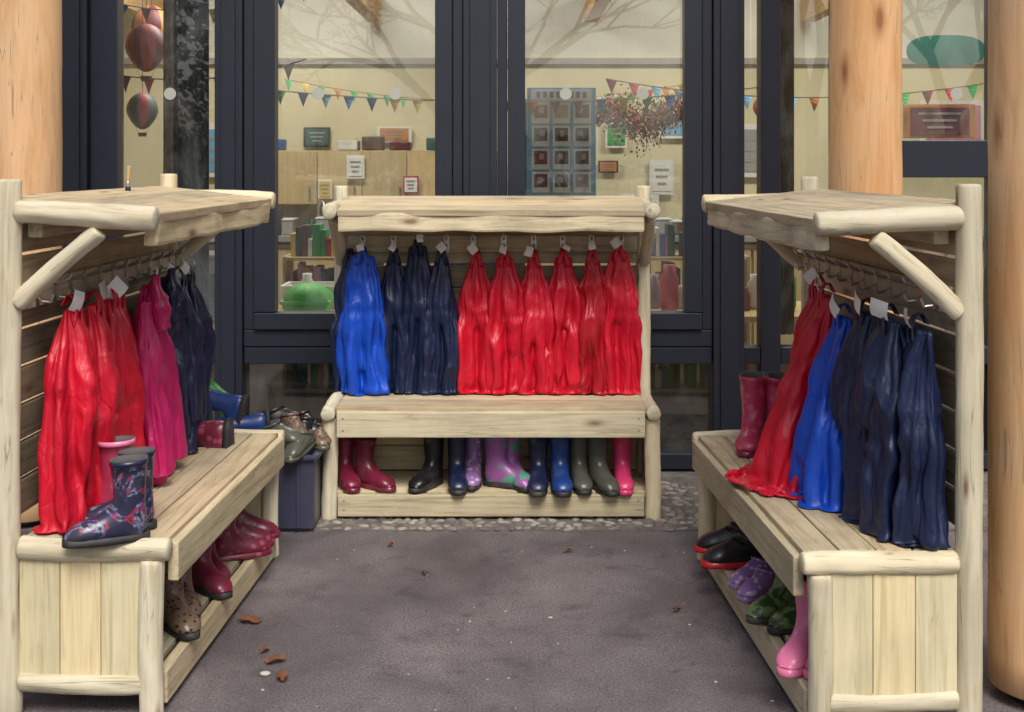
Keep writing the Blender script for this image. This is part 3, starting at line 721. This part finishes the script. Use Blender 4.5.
wl('wall_ledge', (.5, RY - .02, 2.17), (8.2, .06, .045), M_GREYR)
wl('room_side_wall', (RW[0] - .1, 7.65, 1.6), (.2, 3.6, 3.2), M_WALL); wl('room_side_wall', (RW[1] + .1, 7.65, 1.6), (.2, 3.6, 3.2), M_WALL)
wl('ceiling', (.5, 7.65, 3.3), (8.8, 4.1, .1), M_CEIL); wl('room_floor', (.5, 7.6, .012), (8.2, 3.55, .02), M_FLOOR)
wl('roof', (0, 8.0, 3.5), (13, 5.2, .16), M_FRAME)
for x in (-2.65, -1.03, .59, 2.21): box('rafter', (x, 7.6, 2.56), (3.5, .10, .20), M_BEAM, BL, rot=(0, 0, pi / 2), bev=.006)

# ------------------------------------------------------------------ interior things
M_CUP = wood('cupboard_maple', (0.58, 0.46, 0.26), (0.50, 0.38, 0.20), knots=False, stain_amt=0, rough=.4)
kc = empty('kitchen_cupboards')
for k in range(6):
    box('wall_door', (-1.9 + k * .325, 9.07, 1.30), (.38, .32, .02), M_CUP, kc, rot=(pi / 2, pi / 2, 0))
    box('wall_carcass', (-1.9 + k * .325, 9.25, 1.30), (.325, .29, .40), M_CUP, kc)
    box('handle', (-1.79 + k * .325, 9.045, 1.20), (.012, .02, .09), M_METAL, kc)
for k in range(14):
    box('base_door', (-2.6 + k * .45, 8.72, .44), (.74, .43, .02), M_CUP, kc, rot=(pi / 2, pi / 2, 0))
box('base_carcass', (.3, 9.06, .44), (6.4, .64, .80), M_CUP, kc)
box('worktop', (.3, 9.04, .88), (6.5, .72, .04), plain('worktop_grey', (.3, .28, .25), .4), kc)
wl('tiled_splashback', (-.9, RY - .005, 1.0), (2.4, .02, .2), plain('tiles', (.7, .68, .6), .3))
colors = {k: plain('paint_' + k, c, .55, var=.06) for k, c in dict(red=(.42, .03, .04), blue=(.03, .13, .40), ltblue=(.16, .38, .60), green=(.03, .28, .07), lime=(.10, .48, .10), teal=(.015, .10, .08), yellow=(.6, .45, .08), orange=(.5, .2, .05), white=(.72, .72, .69), black=(.02, .02, .02), brown=(.12, .06, .03), pink=(.5, .2, .26), grey=(.3, .3, .3), wine=(.14, .02, .03), skin=(.45, .28, .2)).items()}
def bunting(x0, x1, y, z, sag, n, fl=.10, seed=1, names=('red', 'green', 'yellow', 'ltblue', 'orange', 'white', 'wine', 'blue')):
    r = random.Random(seed); V = []; F = []; mi = []
    pts = []
    for i in range(n * 2 + 1):
        t = i / (n * 2); pts.append(Vector((x0 + (x1 - x0) * t, y, z - sag * 4 * t * (1 - t))))
    for i in range(len(pts) - 1):
        b = len(V); a, c = pts[i], pts[i + 1]
        for p in (a, c):
            for d in ((0, -.004), (0.004, .003), (-.004, .003)): V.append((p.x, p.y + d[0], p.z + d[1]))
        for k in range(3): F.append((b + k, b + (k + 1) % 3, b + 3 + (k + 1) % 3, b + 3 + k)); mi.append(5 % len(names))
        if i % 2 == 0:
            b = len(V); tw = r.uniform(-.03, .03); m = r.randrange(len(names))
            n_ = 4
            for q in range(n_ + 1):
                u = q / n_; l = a.lerp(c, u * .5 * 1.0) ; rr_ = c.lerp(a, u * .5)
                V += [(l.x, l.y + tw * u * u, l.z - fl * u), (rr_.x, rr_.y + tw * u * u - .01 * sin(u * 3), rr_.z - fl * u)]
            for q in range(n_): F.append((b + 2 * q, b + 2 * q + 1, b + 2 * q + 3, b + 2 * q + 2)); mi.append(m)
    obj('bunting', V, F, [colors[k] for k in names], mi=mi)
bunting(-1.7, 1.6, 7.5, 1.88, .10, 24, seed=3, fl=.085)
bunting(-2.6, -.9, 6.7, 2.45, .22, 14, seed=5, fl=.08)
bunting(.6, 3.2, 8.0, 1.95, .12, 18, seed=8, fl=.09)
bunting(-2.7, -1.2, 7.3, 2.02, .12, 11, seed=18, fl=.10, names=('red', 'wine', 'pink', 'red', 'white', 'wine'))
bunting(-1.6, 1.4, 8.8, 2.0, .16, 26, seed=28, fl=.08, names=('red', 'green', 'white', 'orange', 'white', 'yellow'))
db = empty('display_board', Matrix.Translation((.30, 7.6, 1.54)))
box('panel', (0, 0, 0), (.42, .02, .66), colors['ltblue'], db)
box('title', (0, -.014, .285), (.36, .006, .06), colors['white'], db)
for i in range(8): box('title_letter', (-.14 + i * .04, -.019, .285), (.022, .003, .038), colors['black' if i % 3 else 'blue'], db, bev=0)
for r_ in range(4):
    for c in range(3):
        box('card', (-.125 + c * .125, -.014, .175 - r_ * .14), (.105, .006, .125), colors['white'], db)
        box('photo', (-.125 + c * .125, -.019, .185 - r_ * .14), (.080, .004, .080), colors[random.choice(['teal', 'brown', 'wine', 'black', 'grey'])], db)
        box('face', (-.125 + c * .125 + random.uniform(-.01, .01), -.0225, .19 - r_ * .14), (.026, .002, .034), colors['skin'], db, bev=.001)
for s in (-1, 1): box('stand_leg', (s * .18, .02, -.93), (.03, .03, 1.22), M_BEAM, db)
def frame(name, x, y, z, w, h, c='black', inner='white'):
    e = empty(name, Matrix.Translation((x, y, z)))
    box('frame', (0, 0, 0), (w, .02, h), colors[c], e); box('sheet', (0, -.012, 0), (w * .82, .008, h * .8), colors[inner], e)
    for k in range(3): box('text_line', (-.0 * k, -.018, h * (.22 - .2 * k)), (w * (.6 - .12 * k), .003, h * .07), colors['grey'], e, bev=0)
frame('picture_frame', -1.46, 9.36, 1.60, .20, .15, 'black', 'teal')
frame('wall_notice', -1.13, 9.03, 1.38, .13, .17, 'white', 'white')
frame('wall_notice', -.73, 9.03, 1.25, .11, .13, 'red', 'white')
frame('wall_notice', .72, 9.36, 1.38, .15, .09, 'black', 'orange')
frame('wall_notice', 1.12, 9.36, 1.30, .18, .26, 'white', 'white')
frame('picture_frame', .12, 7.8, 1.5, .10, .62, 'brown', 'teal')
frame('wall_notice', .95, 9.36, 1.1, .3, .16, 'white', 'white')
frame('wall_notice', 1.20, 9.36, 1.72, .2, .26, 'white', 'ltblue')
frame('wall_notice', -1.35, 9.03, 1.22, .10, .14, 'white', 'yellow')
frame('wall_notice', -2.2, 9.36, 1.5, .3, .4, 'white', 'ltblue')
frame('wall_notice', 1.75, 9.36, 1.5, .3, .4, 'white', 'grey')
frame('wall_notice', -.88, 9.36, 1.62, .26, .12, 'white', 'orange')
frame('wall_notice', .78, 9.36, 1.62, .16, .20, 'white', 'green')
rg = random.Random(12)
def jar(x, y, z, r, h, m):
    prof = [(r * .85, 0), (r, .1 * h), (r, .7 * h), (r * .6, .85 * h), (r * .65, h), (0.001, h)]
    V = []; F = []; n = 16
    for a, b in prof:
        for k in range(n): V.append((x + a * cos(2 * pi * k / n), y + a * sin(2 * pi * k / n), z + b))
    for i in range(len(prof) - 1):
        for k in range(n): F.append((i * n + k, i * n + (k + 1) % n, (i + 1) * n + (k + 1) % n, (i + 1) * n + k))
    obj('storage_jar', V, F, m, smooth=True)
for i in range(44):
    x = -2.3 + i * .12 + rg.uniform(-.03, .03)
    m = colors[rg.choice(['red', 'blue', 'green', 'white', 'white', 'brown', 'grey', 'orange', 'teal', 'pink', 'black'])]
    if rg.random() < .6: jar(x, 8.8 + rg.random() * .25, .90, rg.uniform(.025, .06), rg.uniform(.08, .22), m)
    else:
        h = rg.uniform(.06, .14)
        box('storage_box', (x, 8.9, .90 + h / 2), (.12, .2, h), m, None, bev=.01)
        box('storage_box_lid', (x, 8.9, .906 + h), (.13, .21, .012), colors['white'], None, bev=.004)
# things kept on top of the wall cupboards
for i, (x, h) in enumerate(((-1.95, .12), (-1.75, .08), (-1.2, .07), (-1.02, .10), (-.82, .06), (-.55, .09))):
    box('storage_box', (x, 9.2, 1.502 + h / 2), (.15, .2, h), colors[['grey', 'blue', 'white', 'brown', 'wine', 'teal'][i]], None, bev=.01)
for bx_ in (-1.0, 1.05):
    sh = empty('bookcase', Matrix.Translation((bx_, 7.6, 0)))
    for zz in (.05, .33, .61, .84): box('shelf', (0, 0, zz), (.7, .28, .02), M_CUP, sh)
    for sx in (-1, 1): box('side', (sx * .36, 0, .43), (.85, .28, .02), M_CUP, sh, rot=(0, pi / 2, 0))
    for zz in (.06, .34, .62, .85):
        x = -.33
        while x < .32:
            w_ = rg.uniform(.015, .05); h = rg.uniform(.10, .20)
            box('book', (x + w_ / 2, -.02, zz + .002 + h / 2), (w_ - .002, .16, h), colors[rg.choice(['red', 'blue', 'green', 'yellow', 'white', 'brown', 'teal', 'pink', 'black', 'orange'])], sh, bev=.002)
            x += w_ + (.0 if rg.random() < .8 else .04)
V = []; F = []
for i, (x, z) in enumerate(((-1.12, 1.12), (-1.05, 1.105), (-.98, 1.12))):
    b = len(V); V.append((x, 8.6, z))
    for q, rr in enumerate((.035, .06, .065)):
        for k in range(20): V.append((x + rr * cos(2 * pi * k / 20), 8.6 - (.004, .012, .02)[q], z + rr * sin(2 * pi * k / 20)))
    for k in range(20): F.append((b, b + 1 + k, b + 1 + (k + 1) % 20))
    for q in range(2):
        for k in range(20): F.append((b + 1 + q * 20 + k, b + 21 + q * 20 + k, b + 21 + q * 20 + (k + 1) % 20, b + 1 + q * 20 + (k + 1) % 20))
obj('plates', V, F, colors['white'], smooth=True)
tp = empty('tap'); pts = [(-1.38, 8.9, .90), (-1.38, 8.9, 1.10), (-1.36, 8.87, 1.14), (-1.33, 8.82, 1.13), (-1.32, 8.80, 1.08)]
for a, b in zip(pts, pts[1:]): log('pipe', a, b, .010, M_METAL, tp, rough=0, bend=0, seg=10, rings=3)
tb = empty('classroom_table', Matrix.Translation((-1.25, 6.6, 0)))
box('top', (0, 0, .62), (1.5, .7, .03), M_CUP, tb)
for sx in (-1, 1):
    for sy in (-1, 1): box('leg', (sx * .68, sy * .3, .30), (.04, .04, .61), M_METAL, tb)
def tray(x, y, z, w, d, h, m, nm='plastic_tray'):
    V = []; F = []
    for f, zz in ((.86, 0), (1, h), (1.06, h), (1.06, h - .015), (.94, h), (.8, .01)):
        for sx, sy in ((-1, -1), (1, -1), (1, 1), (-1, 1)): V.append((x + sx * w / 2 * f, y + sy * d / 2 * f, z + zz))
    for a, b in ((0, 1), (1, 3), (3, 2), (2, 4), (4, 5)):
        for k in range(4): F.append((a * 4 + k, a * 4 + (k + 1) % 4, b * 4 + (k + 1) % 4, b * 4 + k))
    F += [(3, 2, 1, 0), (20, 21, 22, 23)]
    obj(nm, V, F, m)
tray(-1.06, 6.5, .637, .24, .24, .07, colors['lime'])
tray(-1.08, 6.8, .637, .3, .24, .12, colors['white'])
tray(-1.5, 6.45, .637, .22, .24, .10, colors['ltblue']); tray(-1.5, 6.45, .74, .22, .24, .10, colors['green']); tray(-1.5, 6.45, .85, .22, .24, .10, colors['white'])
V = []; F = []
for i in range(7):
    a = pi / 2 * i / 6
    for k in range(36):
        th = 2 * pi * k / 36; rb = 1 + .05 * cos(th * 9)
        V.append((-1.06 + .125 * cos(a) * cos(th) * rb, 6.5 + .12 * cos(a) * sin(th) * rb, .708 + .085 * sin(a)))
for i in range(6):
    for k in range(36): F.append((i * 36 + k, i * 36 + (k + 1) % 36, i * 36 + 36 + (k + 1) % 36, i * 36 + 36 + k))
obj('shell_sandpit_lid', V, F, colors['lime'], smooth=True)
for i in range(7):
    jar(-1.9 + i * .2 + rg.uniform(-.03, .03), 6.82, .637, rg.uniform(.025, .04), rg.uniform(.1, .22), colors[rg.choice(['white', 'grey', 'brown', 'wine', 'yellow'])])
tb2 = empty('classroom_table', Matrix.Translation((1.1, 6.7, 0)))
box('top', (0, 0, .62), (1.1, .7, .03), M_CUP, tb2)
for sx in (-1, 1):
    for sy in (-1, 1): box('leg', (sx * .5, sy * .3, .30), (.04, .04, .61), M_METAL, tb2)
for i, x in enumerate((.70, .76, .83, .90, 1.0, 1.16, 1.23, 1.3, 1.45)):
    jar(x, 6.6 + .1 * (i % 2), .637, .03 + .01 * (i % 3), .12 + .06 * (i % 3), colors[['brown', 'grey', 'red', 'white', 'blue', 'orange', 'wine', 'white', 'green'][i]])
def balloon(x, y, z, r, m1, m2):
    V = []; F = []; mi = []; n = 24; q = 14
    for i in range(q + 1):
        a = pi * i / q
        rr = r * sin(a) * (1 if a < pi / 2 else (1 - .25 * (a - pi / 2))) + .001; zz = r * 1.2 * cos(a)
        for k in range(n): V.append((x + rr * cos(2 * pi * k / n), y + rr * sin(2 * pi * k / n), z + zz))
    for i in range(q):
        for k in range(n): F.append((i * n + k, i * n + (k + 1) % n, (i + 1) * n + (k + 1) % n, (i + 1) * n + k)); mi.append((k // 3) % 2)
    b = len(V)
    for f, zz in ((.25, -1.65), (.3, -1.4)):
        for k in range(8): V.append((x + r * f * cos(pi * k / 4), y + r * f * sin(pi * k / 4), z + r * zz))
    for k in range(8): F.append((b + k, b + (k + 1) % 8, b + 8 + (k + 1) % 8, b + 8 + k)); mi.append(1)
    for s in (-1, 1):
        b = len(V); V += [(x + s * r * .28, y, z - r * 1.4), (x + s * r * .30, y, z - r * 1.4), (x + s * r * .5, y, z - r * .95), (x + s * r * .48, y, z - r * .95)]; F.append((b, b + 1, b + 2, b + 3)); mi.append(0)
    b = len(V); V += [(x - .002, y, z + r), (x + .002, y, z + r), (x + .002, y, 3.2), (x - .002, y, 3.2)]; F.append((b, b + 1, b + 2, b + 3)); mi.append(0)
    obj('paper_balloon', V, F, [m1, m2], smooth=True, mi=mi)
balloon(-1.99, 6.8, 2.04, .11, colors['red'], colors['wine']); balloon(-2.04, 6.9, 1.70, .085, colors['red'], colors['teal'])
balloon(-2.25, 7.8, 2.25, .12, colors['wine'], colors['orange'])
balloon(1.40, 7.0, 1.72, .05, colors['red'], colors['wine'])
def reflection_sheet(x0, x1, y, z0, z1, m):  # added dark wavy sheet behind a pane, standing in for tree reflections
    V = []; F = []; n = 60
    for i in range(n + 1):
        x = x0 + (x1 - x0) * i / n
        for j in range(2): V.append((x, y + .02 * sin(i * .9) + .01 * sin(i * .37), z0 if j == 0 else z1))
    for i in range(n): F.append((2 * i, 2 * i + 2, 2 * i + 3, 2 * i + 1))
    obj('tree_reflection_sheet', V, F, m, smooth=True)
m, nt, bs = newmat('tree_reflection_colour'); v = mapping(nt, (1, 1, .5)); n_ = noisetex(nt, v, 24, 6, .75, 1.0)  # mottled dark green: reflected foliage painted into the colour
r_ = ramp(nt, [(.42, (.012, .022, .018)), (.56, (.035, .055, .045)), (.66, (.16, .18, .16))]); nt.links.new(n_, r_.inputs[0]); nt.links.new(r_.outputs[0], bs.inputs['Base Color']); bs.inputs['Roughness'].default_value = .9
M_TREEREFL = m
reflection_sheet(-1.66, -1.44, 5.95, .6, 3.1, M_TREEREFL); reflection_sheet(1.24, 1.34, 5.95, .6, 3.1, M_TREEREFL)
V = [(0, 0, 0)]; F = []
for k in range(40):
    a = 2 * pi * k / 40; V.append((.25 * math.copysign(abs(cos(a)) ** .7, cos(a)), 0, .10 * math.copysign(abs(sin(a)) ** .8, sin(a))))
V += [(x, .02, z) for x, y, z in V]
for k in range(40):
    F.append((0, 1 + k, 1 + (k + 1) % 40)); F.append((1 + k, 42 + k, 42 + (k + 1) % 40, 1 + (k + 1) % 40))
obj('oval_sign', V, F, colors['teal'], None, Matrix.Translation((2.78, 8.0, 2.13)))
frame('wall_notice', 2.75, 8.05, 1.68, .46, .22, 'orange', 'wine')
frame('wall_notice', 3.3, 9.36, 1.7, .5, .35, 'white', 'pink')
def garland(x0, x1, y, z, n, seed):
    r = random.Random(seed); V = []; F = []; mi = []
    for i in range(n):
        x = x0 + (x1 - x0) * r.random(); t = (x - x0) / (x1 - x0)
        hgt = .18 * (1 - abs(2 * t - 1) ** 2) + .03
        c = Vector((x, y + r.gauss(0, .05), z + r.gauss(0, .35) * hgt + .04 * sin(t * 9)))
        s = r.uniform(.006, .018); q = Euler((r.uniform(0, 6), r.uniform(0, 6), r.uniform(0, 6))).to_matrix()
        b = len(V)
        for p in ((-1, 0, 0), (0, -.5, .1), (1, 0, 0), (0, .5, .1)): V.append(tuple(c + q @ Vector(p) * s))
        F.append((b, b + 1, b + 2, b + 3)); mi.append(r.choice([0, 0, 0, 1, 2, 3, 4, 4]))
    obj('hanging_garland', V, F, [plain('garland_leaf', (.07, .14, .06), .6), colors['pink'], colors['brown'], colors['wine'], colors['red']], mi=mi)
garland(.5, 1.15, 8.0, 1.70, 4200, 4)

for (x, y) in ((-1.3, 7.6), (2.2, 7.6)):
    e = empty('ceiling_light', Matrix.Translation((x, y, 3.2)))
    box('housing', (0, 0, .02), (1.3, .34, .05), colors['white'], e)
    ld = bpy.data.lights.new('lamp', 'AREA'); ld.shape = 'RECTANGLE'; ld.size = 1.2; ld.size_y = .28; ld.energy = 76; ld.color = (1, .96, .87)
    lo = bpy.data.objects.new('lamp', ld); COL.objects.link(lo); lo.parent = e; lo.location = (0, 0, -.03)

# ------------------------------------------------------------------ trees behind the viewer
M_BARK = plain('bark', (.09, .07, .05), .9, var=.3)
M_FOL = plain('conifer_needles', (.02, .045, .018), .8, var=.5)
def tree(x, y, h, seed):
    r = random.Random(seed); V = []; F = []
    def limb(p, d, L, rad, lev):
        b = len(V); q = d.to_track_quat('Z', 'Y').to_matrix(); e = p + d * L
        for c, rr in ((p, rad), (e, rad * .6)):
            for k in range(6): V.append(tuple(c + q @ Vector((cos(k * pi / 3) * rr, sin(k * pi / 3) * rr, 0))))
        for k in range(6): F.append((b + k, b + (k + 1) % 6, b + 6 + (k + 1) % 6, b + 6 + k))
        if lev == 0: return
        for i in range(r.choice([2, 3, 3])):
            nd = (d + Vector((r.gauss(0, .5), r.gauss(0, .5), r.gauss(.12, .3)))).normalized()
            limb(p + d * L * r.uniform(.6, 1), nd, L * r.uniform(.6, .85), rad * .6, lev - 1)
    limb(Vector((0, 0, 0)), Vector((0, 0, 1)), h * .28, h * .022, 7)
    obj('bare_tree', V, F, M_BARK, None, Matrix.Translation((x, y, 0)))
tree(4.9, -9, 9, 3); tree(-1.0, -14, 10, 5); tree(9, -14, 10, 9); tree(-11, -15, 10, 10)
def conifer(x, y, h, seed):
    r = random.Random(seed); V = []; F = []; mi = []
    for k in range(8): V.append((.16 * cos(k * pi / 4), .16 * sin(k * pi / 4), 0))
    V.append((0, 0, h))
    for k in range(8): F.append((k, (k + 1) % 8, 8)); mi.append(0)
    for i in range(7000):
        t = r.random() ** 1.3; z = h * (.08 + .9 * t); R = (1 - t) * h * .22 + .1
        a = r.uniform(0, 2 * pi); lump = 1 + .35 * sin(a * 5 + z * 3) * cos(z * 4)
        rr = R * lump * r.uniform(.5, 1); c = Vector((rr * cos(a), rr * sin(a), z - rr * .25))
        s = r.uniform(.06, .16); q = Euler((r.uniform(-.5, .5), r.uniform(-.2, .6), a)).to_matrix(); b = len(V)
        for p in ((-1, -.3, 0), (.2, -.5, -.1), (1, 0, -.3), (.2, .5, -.1)): V.append(tuple(c + q @ Vector(p) * s))
        F.append((b, b + 1, b + 2, b + 3)); mi.append(1)
    obj('conifer_tree', V, F, [M_BARK, M_FOL], None, Matrix.Translation((x, y, 0)), mi=mi)
conifer(-5.6, -9, 9, 2); conifer(-8.5, -12, 8, 6); conifer(12, -12, 9, 8)
V = []; F = []; r = random.Random(3)
for i in range(9000):
    c = Vector((r.uniform(-24, 24), -20 + r.uniform(-.7, .7), 0)); c.z = r.uniform(0, 1.9 + .3 * noise.noise(Vector((c.x * .5, 0, 0)))); s = r.uniform(.1, .24)
    q = Euler((r.uniform(0, 6), r.uniform(0, 6), r.uniform(0, 6))).to_matrix(); b = len(V)
    for p in ((-1, 0, 0), (0, -.6, 0), (1, 0, 0), (0, .6, 0)): V.append(tuple(c + q @ Vector(p) * s))
    F.append((b, b + 1, b + 2, b + 3))
obj('hedge', V, F, M_FOL)

# ------------------------------------------------------------------ light
w = bpy.data.worlds.new('World'); SC.world = w; w.use_nodes = True; nt = w.node_tree
sky = nt.nodes.new('ShaderNodeTexSky'); sky.sky_type = 'NISHITA'; sky.sun_disc = False
el, az = 52, 168
sky.sun_elevation = radians(el); sky.sun_rotation = radians(az); sky.air_density = 1.0; sky.dust_density = 4.0; sky.ozone_density = 0.8
bg = nt.nodes['Background']; bg.inputs[1].default_value = 0.145; nt.links.new(sky.outputs[0], bg.inputs[0])
sd = bpy.data.lights.new('sun', 'SUN'); sd.energy = 2.8; sd.angle = radians(28); sd.color = (1, .985, .95)
so = bpy.data.objects.new('sun', sd); COL.objects.link(so)
d = Vector((sin(radians(az)) * cos(radians(el)), cos(radians(az)) * cos(radians(el)), sin(radians(el))))
so.rotation_euler = d.to_track_quat('Z', 'Y').to_euler(); so.location = (2, -3, 6)

cd = bpy.data.cameras.new('camera'); cam = bpy.data.objects.new('camera', cd); COL.objects.link(cam)
cam.location = (0, 0, 1.43); cam.rotation_euler = (radians(90), 0, 0)
cd.sensor_width = 36; cd.lens = 36 * 1250 / 1024; cd.shift_y = -196 / 1024; cd.clip_end = 1000; cd.clip_start = .05
SC.camera = cam
SC.view_settings.view_transform = 'Standard'; SC.view_settings.look = 'None'; SC.view_settings.exposure = 0
